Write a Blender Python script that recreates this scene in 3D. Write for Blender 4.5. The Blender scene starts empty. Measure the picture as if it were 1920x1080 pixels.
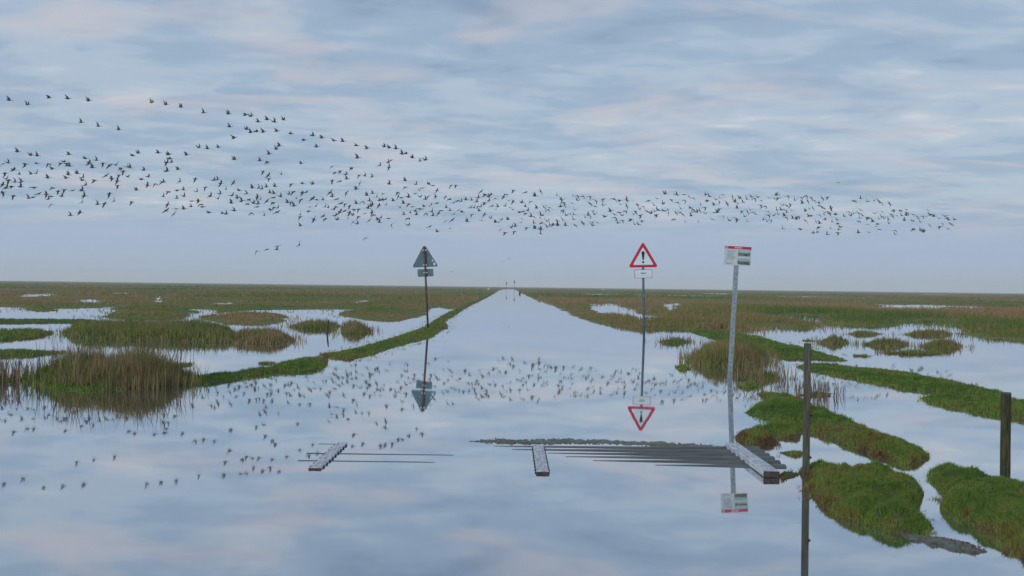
import bpy, bmesh, math, random
import numpy as np
from mathutils import Matrix, Vector

random.seed(7); rng = np.random.default_rng(11)
S = bpy.context.scene
COL = S.collection

# ------------------------------------------------------------------ camera
HC, F = 1.56, 2000.0                      # eye height (m), focal length in photo pixels
cam = bpy.data.cameras.new('camera'); cam.lens = 36.0 * F / 1920.0; cam.sensor_width = 36.0
cam.clip_start = 0.05; cam.clip_end = 20000
camo = bpy.data.objects.new('camera', cam); COL.objects.link(camo)
RM = Matrix.Rotation(math.radians(90 - 0.072), 3, 'X') @ Matrix.Rotation(math.radians(0.716), 3, 'Z')
camo.matrix_world = Matrix.Translation((0, 0, HC)) @ RM.to_4x4()
S.camera = camo
R3 = np.array(RM)

# ------------------------------------------------------------------ sky
SUN_EL, SUN_AZ = math.radians(20), math.radians(215)     # low sun behind cloud, behind the viewer
w = bpy.data.worlds.new('World'); S.world = w; w.use_nodes = True
nt = w.node_tree; nt.nodes.clear()
def N(t, **k):
    n = nt.nodes.new(t)
    for a, b in k.items(): setattr(n, a, b)
    return n
def L(a, b): nt.links.new(a, b)
def math_n(op, a, b=None, c=None):
    n = N('ShaderNodeMath', operation=op)
    for i, v in enumerate((a, b, c)):
        if v is None: continue
        if isinstance(v, (int, float)): n.inputs[i].default_value = v
        else: L(v, n.inputs[i])
    return n.outputs[0]
def ramp(fac, stops, interp='EASE'):
    r = N('ShaderNodeValToRGB'); r.color_ramp.interpolation = interp
    e = r.color_ramp.elements
    while len(e) < len(stops): e.new(0.5)
    for i, (p, c) in enumerate(stops):
        e[i].position = p; e[i].color = (*c, 1) if len(c) == 3 else c
    L(fac, r.inputs[0]); return r.outputs[0]
def mixc(fac, a, b):
    m = N('ShaderNodeMix', data_type='RGBA')
    for s, v in ((0, fac), (6, a), (7, b)):
        if isinstance(v, (int, float)): m.inputs[s].default_value = v
        elif isinstance(v, tuple): m.inputs[s].default_value = (*v, 1)
        else: L(v, m.inputs[s])
    return m.outputs[2]
tc = N('ShaderNodeTexCoord'); sep = N('ShaderNodeSeparateXYZ'); L(tc.outputs['Generated'], sep.inputs[0])
zz = math_n('MAXIMUM', sep.outputs[2], 0.0)
zd = math_n('ADD', zz, 0.085)                            # cloud deck, curving down at the horizon
px_ = math_n('DIVIDE', sep.outputs[0], zd); py_ = math_n('DIVIDE', sep.outputs[1], zd)
cmb = N('ShaderNodeCombineXYZ'); L(px_, cmb.inputs[0]); L(py_, cmb.inputs[1])
def mapped(scale, loc, rot=0.0):
    m = N('ShaderNodeMapping'); L(cmb.outputs[0], m.inputs[0])
    m.inputs['Scale'].default_value = (*scale, 1); m.inputs['Location'].default_value = (*loc, 0)
    m.inputs['Rotation'].default_value = (0, 0, rot); return m.outputs[0]
def noise(vec, scale, detail=5, rough=0.5, dist=0.0):
    n = N('ShaderNodeTexNoise'); L(vec, n.inputs['Vector'])
    n.inputs['Scale'].default_value = scale; n.inputs['Detail'].default_value = detail
    n.inputs['Roughness'].default_value = rough; n.inputs['Distortion'].default_value = dist
    return n.outputs[0]
n_big = noise(mapped((0.7, 0.8), (3.1, 1.7), 0.15), 0.9, 4, 0.5, 0.3)
n_mid = noise(mapped((0.8, 1.1), (9.2, 4.4), 0.15), 2.3, 6, 0.55, 0.6)
n_fin = noise(mapped((0.75, 1.0), (1.2, 8.8), -0.12), 6.5, 5, 0.55, 0.5)
n_pink = noise(mapped((0.75, 1.0), (5.7, 2.9), 0.10), 2.0, 6, 0.55, 0.6)
dens = math_n('ADD', math_n('MULTIPLY', n_big, 0.34), math_n('ADD', math_n('MULTIPLY', n_mid, 0.42), math_n('MULTIPLY', n_fin, 0.24)))
sky = N('ShaderNodeTexSky', sky_type='NISHITA'); sky.sun_disc = False
sky.sun_elevation = SUN_EL; sky.sun_rotation = SUN_AZ
gap = N('ShaderNodeVectorMath', operation='SCALE'); L(sky.outputs[0], gap.inputs[0]); gap.inputs['Scale'].default_value = 0.10
cloud = ramp(dens, [(0.33, (0.25, 0.345, 0.49)), (0.455, (0.330, 0.446, 0.592)), (0.54, (0.43, 0.530, 0.650)), (0.68, (0.66, 0.68, 0.72))])
pinkf = ramp(n_pink, [(0.48, (0, 0, 0)), (0.70, (0.62, 0.62, 0.62))])
cloud2 = mixc(pinkf, cloud, (0.610, 0.570, 0.610))
cloud3 = mixc(0.08, cloud2, gap.outputs[0])              # a little clear sky shows through
hz = N('ShaderNodeMapRange', interpolation_type='SMOOTHSTEP'); L(zz, hz.inputs[0])
hz.inputs[1].default_value = 0.030; hz.inputs[2].default_value = 0.085; hz.inputs[3].default_value = 1; hz.inputs[4].default_value = 0
skyc = mixc(hz.outputs[0], cloud3, (0.375, 0.475, 0.635))
bg = N('ShaderNodeBackground'); L(skyc, bg.inputs[0]); bg.inputs[1].default_value = 1.0
out = N('ShaderNodeOutputWorld'); L(bg.outputs[0], out.inputs[0])

sun = bpy.data.lights.new('sun', 'SUN'); sun.energy = 1.5; sun.angle = math.radians(25); sun.color = (1.0, 0.93, 0.86)
suno = bpy.data.objects.new('sun', sun); COL.objects.link(suno)
sd_ = Vector((math.sin(SUN_AZ) * math.cos(SUN_EL), math.cos(SUN_AZ) * math.cos(SUN_EL), math.sin(SUN_EL)))
suno.rotation_euler = sd_.to_track_quat('Z', 'Y').to_euler()

V = S.view_settings
V.view_transform = 'Standard'; V.look = 'None'; V.exposure = 0.0; V.gamma = 1.0; V.use_curve_mapping = False
S.render.engine = 'CYCLES'
S.cycles.use_denoising = True
S.cycles.max_bounces = 8; S.cycles.volume_bounces = 1

# ------------------------------------------------------------------ helpers
def rays(px, py):
    v = np.stack([(np.asarray(px, float) - 960) / F, -(np.asarray(py, float) - 540) / F, -np.ones(np.shape(px))], -1)
    return v @ R3.T
def ground(px, py, z=0.0):
    """photo pixel -> point on the level z"""
    r = rays(px, py); t = (HC - z) / np.maximum(-r[..., 2], 1e-5)
    return np.stack([r[..., 0] * t, r[..., 1] * t], -1)
def at_dist(px, py, Y):
    r = rays(px, py); t = np.asarray(Y) / r[..., 1]
    return np.array([0, 0, HC]) + r * np.asarray(t)[..., None]
def gp(px, py, z=0.0):
    g = ground(np.array([px]), np.array([py]), z)[0]; return float(g[0]), float(g[1])

def vnoise(x, y, seed=0):
    xi = np.floor(x).astype(np.int64); yi = np.floor(y).astype(np.int64)
    fx = x - xi; fy = y - yi; fx = fx * fx * (3 - 2 * fx); fy = fy * fy * (3 - 2 * fy)
    def h(a, b):
        n = (a * 374761393 + b * 668265263 + seed * 1442695041) & 0xffffffff
        n = ((n ^ (n >> 13)) * 1274126177) & 0xffffffff
        return ((n ^ (n >> 16)) & 0xffff) / 65535.0
    return (h(xi, yi) * (1 - fx) + h(xi + 1, yi) * fx) * (1 - fy) + (h(xi, yi + 1) * (1 - fx) + h(xi + 1, yi + 1) * fx) * fy
def fbm(x, y, seed=0, o=4):
    s = 0; a = 0.5; t = 0
    for i in range(o):
        s = s + a * vnoise(x * 2 ** i, y * 2 ** i, seed + i); t += a; a *= 0.5
    return s / t
def sdf(P, x, y):
    """signed distance to polygon, positive inside"""
    d2 = np.full(x.shape, 1e18); ins = np.zeros(x.shape, bool); n = len(P)
    for i in range(n):
        ax, ay = P[i]; bx, by = P[(i + 1) % n]
        ex, ey = bx - ax, by - ay; l2 = ex * ex + ey * ey + 1e-12
        t = np.clip(((x - ax) * ex + (y - ay) * ey) / l2, 0, 1)
        d2 = np.minimum(d2, (x - ax - t * ex) ** 2 + (y - ay - t * ey) ** 2)
        if ay != by:
            ins ^= ((ay > y) != (by > y)) & (x < ex * (y - ay) / (by - ay) + ax)
    return np.where(ins, 1, -1) * np.sqrt(d2)

def mesh_np(name, verts, faces_flat, loop_total, mat, parent=None, smooth=False, tint=None):
    me = bpy.data.meshes.new(name)
    nv = len(verts); nf = len(loop_total)
    me.vertices.add(nv); me.vertices.foreach_set('co', np.asarray(verts, np.float32).ravel())
    me.loops.add(len(faces_flat)); me.loops.foreach_set('vertex_index', np.asarray(faces_flat, np.int32))
    me.polygons.add(nf)
    lt = np.asarray(loop_total, np.int32); ls = np.zeros(nf, np.int32); ls[1:] = np.cumsum(lt)[:-1]
    me.polygons.foreach_set('loop_start', ls); me.polygons.foreach_set('loop_total', lt)
    if smooth: me.polygons.foreach_set('use_smooth', np.ones(nf, bool))
    if tint is not None:
        a = me.attributes.new('tint', 'FLOAT', 'POINT'); a.data.foreach_set('value', np.asarray(tint, np.float32))
    me.update(calc_edges=True); me.materials.append(mat)
    o = bpy.data.objects.new(name, me); COL.objects.link(o)
    if parent is not None: o.parent = parent
    return o
def bm_obj(name, bm, mat, parent=None, smooth=False):
    me = bpy.data.meshes.new(name); bm.normal_update(); bm.to_mesh(me); bm.free()
    if smooth:
        for p in me.polygons: p.use_smooth = True
    me.materials.append(mat)
    o = bpy.data.objects.new(name, me); COL.objects.link(o)
    if parent is not None: o.parent = parent
    return o
def empty(name, loc, rot=(0, 0, 0)):
    o = bpy.data.objects.new(name, None); o.empty_display_size = 0.1; COL.objects.link(o)
    o.location = loc; o.rotation_euler = rot; return o
def tag(o, label=None, cat=None, group=None, kind=None):
    for k, v in (('label', label), ('category', cat), ('group', group), ('kind', kind)):
        if v: o[k] = v
    return o
def box(bm, c, s, bevel=0.0):
    r = bmesh.ops.create_cube(bm, size=1.0)
    bmesh.ops.scale(bm, vec=s, verts=r['verts']); bmesh.ops.translate(bm, vec=c, verts=r['verts'])
    if bevel:
        es = list({e for v in r['verts'] for e in v.link_edges})
        bmesh.ops.bevel(bm, geom=es, offset=bevel, segments=2, affect='EDGES')
def tube(bm, p0, p1, r0, r1, seg=10):
    p0, p1 = Vector(p0), Vector(p1); d = p1 - p0
    m = Matrix.Translation((p0 + p1) / 2) @ d.to_track_quat('Z', 'Y').to_matrix().to_4x4()
    bmesh.ops.create_cone(bm, cap_ends=True, segments=seg, radius1=r0, radius2=r1, depth=d.length, matrix=m)
def prism(bm, pts, y0, y1):
    """outline in x,z extruded from y0 to y1"""
    a = [bm.verts.new((x, y0, z)) for x, z in pts]; b = [bm.verts.new((x, y1, z)) for x, z in pts]
    n = len(pts); bm.faces.new(a); bm.faces.new(b[::-1])
    for i in range(n): bm.faces.new((a[i], b[i], b[(i + 1) % n], a[(i + 1) % n]))
    bmesh.ops.recalc_face_normals(bm, faces=bm.faces)
def rounded(pts, r, seg=5):
    out = []; n = len(pts)
    for i in range(n):
        p = Vector(pts[i]); a = (Vector(pts[i - 1]) - p).normalized(); b = (Vector(pts[(i + 1) % n]) - p).normalized()
        ang = a.angle(b); t = r / math.tan(ang / 2)
        c = p + (a + b).normalized() * (r / math.sin(ang / 2))
        s = p + a * t - c; e = p + b * t - c
        for k in range(seg + 1):
            f = k / seg; v = s.lerp(e, f).normalized() * r; out.append(tuple(c + v))
    return out

# ------------------------------------------------------------------ materials
def material(name, base, rough=0.8, metal=0.0, var=0.25, scale=8.0, second=None, bump=0.0, spec=0.3, stretch=(1, 1, 1)):
    m = bpy.data.materials.new(name); m.use_nodes = True; t = m.node_tree; b = t.nodes['Principled BSDF']
    tcn = t.nodes.new('ShaderNodeTexCoord'); mp = t.nodes.new('ShaderNodeMapping'); nz = t.nodes.new('ShaderNodeTexNoise')
    t.links.new(tcn.outputs['Object'], mp.inputs[0]); mp.inputs['Scale'].default_value = stretch
    t.links.new(mp.outputs[0], nz.inputs['Vector']); nz.inputs['Scale'].default_value = scale; nz.inputs['Detail'].default_value = 6
    cr = t.nodes.new('ShaderNodeValToRGB'); t.links.new(nz.outputs[0], cr.inputs[0])
    lo = tuple(c * (1 - var) for c in base); hi = second or tuple(min(1, c * (1 + var)) for c in base)
    cr.color_ramp.elements[0].position = 0.32; cr.color_ramp.elements[0].color = (*lo, 1)
    cr.color_ramp.elements[1].position = 0.68; cr.color_ramp.elements[1].color = (*hi, 1)
    t.links.new(cr.outputs[0], b.inputs['Base Color'])
    b.inputs['Roughness'].default_value = rough; b.inputs['Metallic'].default_value = metal
    b.inputs['Specular IOR Level'].default_value = spec
    if bump:
        bp = t.nodes.new('ShaderNodeBump'); bp.inputs['Strength'].default_value = bump; bp.inputs['Distance'].default_value = 0.01
        t.links.new(nz.outputs[0], bp.inputs['Height']); t.links.new(bp.outputs[0], b.inputs['Normal'])
    return m
def blade_material(name, stops, trans=0.25):
    m = bpy.data.materials.new(name); m.use_nodes = True; t = m.node_tree; t.nodes.clear()
    at = t.nodes.new('ShaderNodeAttribute'); at.attribute_name = 'tint'
    cr = t.nodes.new('ShaderNodeValToRGB'); e = cr.color_ramp.elements
    while len(e) < len(stops): e.new(0.5)
    for i, (p, c) in enumerate(stops): e[i].position = p; e[i].color = (*c, 1)
    d = t.nodes.new('ShaderNodeBsdfDiffuse'); tr = t.nodes.new('ShaderNodeBsdfTranslucent'); mx = t.nodes.new('ShaderNodeMixShader')
    o = t.nodes.new('ShaderNodeOutputMaterial')
    t.links.new(at.outputs['Fac'], cr.inputs[0]); t.links.new(cr.outputs[0], d.inputs[0]); t.links.new(cr.outputs[0], tr.inputs[0])
    mx.inputs[0].default_value = trans; t.links.new(d.outputs[0], mx.inputs[1]); t.links.new(tr.outputs[0], mx.inputs[2])
    t.links.new(mx.outputs[0], o.inputs[0]); return m
TURF = blade_material('turf_blades', [(0.0, (0.090, 0.165, 0.044)), (0.4, (0.155, 0.250, 0.056)), (0.7, (0.235, 0.265, 0.072)), (0.88, (0.21, 0.155, 0.065)), (1.0, (0.15, 0.085, 0.06))])
TALL = blade_material('tall_grass_blades', [(0.0, (0.095, 0.165, 0.050)), (0.35, (0.180, 0.210, 0.065)), (0.65, (0.245, 0.205, 0.095)), (1.0, (0.31, 0.225, 0.13))])
STALK = blade_material('seed_stalks', [(0.0, (0.13, 0.09, 0.06)), (1.0, (0.27, 0.20, 0.13))])
def ground_material(name, a, b, c, sc1, sc2):
    m = bpy.data.materials.new(name); m.use_nodes = True; t = m.node_tree; bs = t.nodes['Principled BSDF']
    g = t.nodes.new('ShaderNodeNewGeometry')
    n1 = t.nodes.new('ShaderNodeTexNoise'); n1.inputs['Scale'].default_value = sc1; n1.inputs['Detail'].default_value = 7
    n2 = t.nodes.new('ShaderNodeTexNoise'); n2.inputs['Scale'].default_value = sc2; n2.inputs['Detail'].default_value = 5
    t.links.new(g.outputs['Position'], n1.inputs['Vector']); t.links.new(g.outputs['Position'], n2.inputs['Vector'])
    r1 = t.nodes.new('ShaderNodeValToRGB'); t.links.new(n1.outputs[0], r1.inputs[0])
    r1.color_ramp.elements[0].position = .4; r1.color_ramp.elements[0].color = (*a, 1)
    r1.color_ramp.elements[1].position = .62; r1.color_ramp.elements[1].color = (*b, 1)
    r2 = t.nodes.new('ShaderNodeValToRGB'); t.links.new(n2.outputs[0], r2.inputs[0])
    r2.color_ramp.elements[0].position = .45; r2.color_ramp.elements[1].position = .65
    mx = t.nodes.new('ShaderNodeMix'); mx.data_type = 'RGBA'
    t.links.new(r2.outputs[0], mx.inputs[0]); t.links.new(r1.outputs[0], mx.inputs[6]); mx.inputs[7].default_value = (*c, 1)
    t.links.new(mx.outputs[2], bs.inputs['Base Color']); bs.inputs['Roughness'].default_value = 0.95
    bs.inputs['Specular IOR Level'].default_value = 0.1
    return m
SOIL = ground_material('turf_soil', (0.050, 0.085, 0.024), (0.085, 0.120, 0.030), (0.085, 0.070, 0.038), 9.0, 3.0)
MARSH = ground_material('marsh_soil', (0.105, 0.150, 0.046), (0.170, 0.155, 0.066), (0.200, 0.150, 0.078), 0.035, 0.012)
MUD_RIPPLE = material('wet_silt_and_ripple', (0.085, 0.095, 0.080), 0.45, 0, 0.4, 30, bump=0.4)  # mud spit colour, also the painted reflection tone of the ripple strip
GALV = material('galvanised_steel', (0.26, 0.31, 0.34), 0.5, 0.55, 0.25, 14, bump=0.1)
GREYPLATE = material('sign_back_grey', (0.085, 0.155, 0.185), 0.6, 0.1, 0.12, 6)
SLATE = material('slate_grey_steel', (0.085, 0.125, 0.15), 0.55, 0.2, 0.3, 9)
DARKPOLE = material('weathered_dark_pole', (0.055, 0.05, 0.06), 0.6, 0.3, 0.4, 9, second=(0.16, 0.09, 0.09))
RED = material('sign_red', (0.42, 0.014, 0.042), 0.45, 0, 0.08, 5)
WHITE = material('sign_white', (0.52, 0.64, 0.69), 0.5, 0, 0.06, 5)
BLACK = material('sign_black', (0.012, 0.014, 0.02), 0.5, 0, 0.2, 8)
PANELBG = material('info_panel_face', (0.42, 0.48, 0.49), 0.5, 0, 0.08, 20)
PRINT = material('panel_print_grey', (0.22, 0.26, 0.33), 0.6, 0, 0.15, 40)
PALEPRINT = material('panel_print_pale', (0.50, 0.36, 0.42), 0.6, 0, 0.1, 40)
PICSKY = material('picture_sky', (0.22, 0.38, 0.44), 0.5, 0, 0.15, 15)
PICLAND = material('picture_land', (0.05, 0.09, 0.06), 0.5, 0, 0.5, 25, second=(0.20, 0.21, 0.12))
STICK = material('pale_sticker', (0.55, 0.60, 0.58), 0.6, 0, 0.1, 12)
WOODGREY = material('grey_weathered_wood', (0.075, 0.075, 0.058), 0.85, 0, 0.45, 12, bump=0.5, stretch=(6, 6, 0.6))
WOODMOSS = material('mossy_wood', (0.028, 0.036, 0.018), 0.9, 0, 0.5, 9, second=(0.070, 0.068, 0.032), bump=0.6, stretch=(5, 5, 0.7))
BAR = material('cattle_grid_bar', (0.095, 0.105, 0.105), 0.55, 0.2, 0.3, 5, stretch=(0.6, 5, 5), bump=0.2)
PLANK = material('pale_worn_plank', (0.42, 0.45, 0.50), 0.75, 0, 0.35, 12, bump=0.5, stretch=(4, 0.7, 4))
PLANKDK = material('dark_plank_edge', (0.055, 0.045, 0.04), 0.85, 0, 0.4, 20)
GOOSE = material('goose_plumage', (0.07, 0.078, 0.09), 0.8, 0, 0.3, 6)
WHITEBIRD = material('white_plumage', (0.78, 0.79, 0.80), 0.8, 0, 0.04, 9)

# ------------------------------------------------------------------ water
wm = bpy.data.materials.new('flood_water'); wm.use_nodes = True; t = wm.node_tree; t.nodes.clear()
fr = t.nodes.new('ShaderNodeFresnel'); fr.inputs[0].default_value = 1.33
pw = t.nodes.new('ShaderNodeMath'); pw.operation = 'POWER'; t.links.new(fr.outputs[0], pw.inputs[0]); pw.inputs[1].default_value = 0.6
ma = t.nodes.new('ShaderNodeMath'); ma.operation = 'MULTIPLY_ADD'; t.links.new(pw.outputs[0], ma.inputs[0]); ma.inputs[1].default_value = 0.42; ma.inputs[2].default_value = 0.56
gl = t.nodes.new('ShaderNodeBsdfGlossy'); gl.inputs['Color'].default_value = (0.95, 0.97, 1.0, 1); gl.inputs['Roughness'].default_value = 0.02
df = t.nodes.new('ShaderNodeBsdfDiffuse'); df.inputs[0].default_value = (0.050, 0.064, 0.066, 1)
mx = t.nodes.new('ShaderNodeMixShader'); oo = t.nodes.new('ShaderNodeOutputMaterial')
g = t.nodes.new('ShaderNodeNewGeometry'); mp = t.nodes.new('ShaderNodeMapping'); mp.inputs['Scale'].default_value = (0.8, 1.6, 1)
t.links.new(g.outputs['Position'], mp.inputs[0])
nz = t.nodes.new('ShaderNodeTexNoise'); nz.inputs['Scale'].default_value = 1.4; nz.inputs['Detail'].default_value = 3
t.links.new(mp.outputs[0], nz.inputs['Vector'])
bp = t.nodes.new('ShaderNodeBump'); bp.inputs['Strength'].default_value = 1.0; bp.inputs['Distance'].default_value = 0.00028
t.links.new(nz.outputs[0], bp.inputs['Height']); t.links.new(bp.outputs[0], gl.inputs['Normal'])
t.links.new(ma.outputs[0], mx.inputs[0]); t.links.new(df.outputs[0], mx.inputs[1]); t.links.new(gl.outputs[0], mx.inputs[2]); t.links.new(mx.outputs[0], oo.inputs[0])
tag(mesh_np('flood_water', [(-5000, -60, 0), (5000, -60, 0), (5000, 5000, 0), (-5000, 5000, 0)], [0, 1, 2, 3], [4], wm), kind='structure')

# ------------------------------------------------------------------ far marsh land (one sheet to the horizon)
def G(pts): return [tuple(p) for p in ground(np.array([p[0] for p in pts]), np.array([p[1] for p in pts]))]
LEFT = [(-4900, 110), (-160, 62)] + G([(-400, 566), (-150, 572), (0, 573), (50, 576), (55, 583), (92, 584), (98, 577), (170, 577), (225, 573), (203, 588), (212, 596), (340, 597), (352, 587), (372, 586), (375, 600), (430, 607), (528, 607), (536, 590), (567, 588), (640, 590), (660, 596), (700, 600), (765, 600), (797, 590), (806, 579), (818, 575), (842, 580), (862, 577), (890, 566), (915, 556), (930, 548), (938, 544)]) + [(-4, 640), (0, 660), (5, 4950), (-4900, 4950)]
RIGHT = [(-2, 655), (1, 640)] + G([(969, 545), (976, 549), (1000, 560), (1040, 573), (1056, 582), (1080, 593), (1110, 603), (1150, 611), (1200, 618), (1245, 617), (1285, 616), (1320, 620), (1420, 622), (1430, 613), (1460, 611), (1475, 615), (1522, 615), (1540, 609), (1585, 607), (1620, 611), (1682, 612), (1690, 601), (1790, 599), (1800, 614), (1812, 626), (1850, 632), (1880, 637), (1925, 638), (2050, 636), (2300, 625)]) + [(4900, 110), (4900, 4950), (-5, 4950)]
PONDS = [G(p) for p in (
    [(30, 551), (100, 549), (105, 556), (35, 559)], [(60, 547), (90, 547), (90, 549), (55, 549)], [(140, 559), (190, 560), (192, 570), (140, 569)], [(205, 548), (240, 548), (240, 552), (205, 552)],
    [(290, 556), (303, 556), (304, 572), (290, 572)], [(352, 578), (368, 577), (410, 582), (412, 592), (352, 592)], [(400, 566), (440, 562), (440, 573), (390, 573)],
    [(668, 562), (700, 560), (702, 567), (650, 570)],
    [(1108, 570), (1150, 567), (1195, 582), (1190, 596), (1140, 592), (1112, 582)], [(1243, 568), (1275, 567), (1270, 584), (1245, 584)],
    [(1435, 592), (1500, 590), (1552, 595), (1550, 606), (1520, 608), (1440, 600)], [(1812, 587), (1842, 589), (1842, 597), (1815, 596)],
    [(1180, 585), (1235, 592), (1260, 600), (1200, 603)], [(350, 588), (362, 587), (362, 596), (350, 597)])]
def marsh_sd(x, y):
    s = np.maximum(sdf(LEFT, x, y), sdf(RIGHT, x, y))
    for p in PONDS: s = np.minimum(s, -sdf(p, x, y))
    d = np.hypot(x, y)
    near_road = np.abs(x) < 9
    s = s + (fbm(x * 0.9, y * 0.9, 3, 3) - 0.5) * np.where(near_road, 0.9, np.clip(d * 0.035, 0.6, 4.0))
    pools = fbm(x * 0.045 + 7, y * 0.020, 21, 4)          # scattered small pools
    return np.where((d > 55) & ~near_road, np.minimum(s, (0.70 - pools) * 26), s)
def marsh_h(x, y, s=None):
    s = marsh_sd(x, y) if s is None else s
    return np.where(s > 0, 0.10 * (1 - np.exp(-np.maximum(s, 0) / 0.7)) + 0.05 * (fbm(x * .25, y * .25, 5, 3) - .4) * np.clip(s, 0, 1), np.maximum(-0.35, s * 0.25))
az = np.radians(np.arange(-52, 52.01, 0.14)); dist = 30 * 1.0145 ** np.arange(0, 355)
A, D = np.meshgrid(az, dist); X = D * np.sin(A); Y = D * np.cos(A)
Z = marsh_h(X, Y)
nr, nc = X.shape
idx = np.arange(nr * nc).reshape(nr, nc)
q = np.stack([idx[:-1, :-1], idx[:-1, 1:], idx[1:, 1:], idx[1:, :-1]], -1).reshape(-1, 4)
tag(mesh_np('marsh_ground', np.stack([X, Y, Z], -1).reshape(-1, 3), q.ravel(), np.full(len(q), 4), MARSH, smooth=True), kind='structure')

# ------------------------------------------------------------------ grass blades
def blades(name, P, h, wd, mat, tint, parent=None, lean=0.35, origin=None):
    n = len(P); a = rng.uniform(0, 2 * np.pi, n); b = rng.uniform(0, 2 * np.pi, n)
    if origin is not None: P = P - np.asarray(origin)
    side = np.stack([np.cos(a), np.sin(a), np.zeros(n)], -1) * (wd / 2)[:, None]
    ld = np.stack([np.cos(b), np.sin(b), np.zeros(n)], -1) * (h * np.abs(rng.normal(0, lean, n)))[:, None]
    up = np.zeros((n, 3)); up[:, 2] = h
    v = np.stack([P - side, P + side, P + up * .55 + ld * .35 - side * .8, P + up * .55 + ld * .35 + side * .8, P + up + ld], 1).reshape(-1, 3)
    k = np.arange(n)[:, None] * 5
    f = np.concatenate([k + np.array([0, 1, 3, 2]), k + np.array([2, 3, 4])], 1).ravel()
    lt = np.tile([4, 3], n)
    o = mesh_np(name, v, f, lt, mat, parent, tint=np.repeat(tint, 5))
    o['kind'] = 'stuff'; return o
# tall marsh grass over the far land
n = 300000
px = rng.uniform(-260, 2180, n); hy = 525.5 + 0.0125 * px
py = hy + 3.2 + (rng.uniform(0, 1, n) ** 0.85) * 100
g2 = ground(px, py); x, y = g2[:, 0], g2[:, 1]
s = marsh_sd(x, y); k = (s > 0.02) | ((s > -1.3) & (np.abs(x) > 8) & (rng.uniform(0, 1, n) < 0.22 * np.exp(np.minimum(s, 0) * 2.2))); x, y, s = x[k], y[k], s[k]
d = np.hypot(x, y); z = marsh_h(x, y, s)
big = fbm(x * 0.05, y * 0.035, 40, 3); cl = fbm(x * 0.35, y * 0.3, 41, 3)
hh = (0.07 + 0.42 * np.clip((cl - 0.36) * 2.6, 0, 1) * np.clip((big - 0.28) * 3, 0.15, 1)) * np.clip(np.abs(s) / 0.8 + 0.3, 0.3, 1) * rng.uniform(0.6, 1.2, len(x))
tint = np.clip(0.50 + (fbm(x * .05, y * .016, 44, 4) - .5) * 3.2 + (cl - .5) * 1.2 + rng.normal(0, .14, len(x)) - np.where((x < -10) & (d > 90), 0.22, 0), 0, 1)
blades('marsh_grass', np.stack([x, y, np.maximum(z, -.05) - 0.02], -1), hh + np.where(s < 0, .08, 0), np.clip(d * 0.0008, 0.012, 0.5), TALL, tint, lean=0.3)
tag(bpy.data.objects['marsh_grass'], 'olive and brown marsh grass covering the far flats', 'grass')

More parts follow.
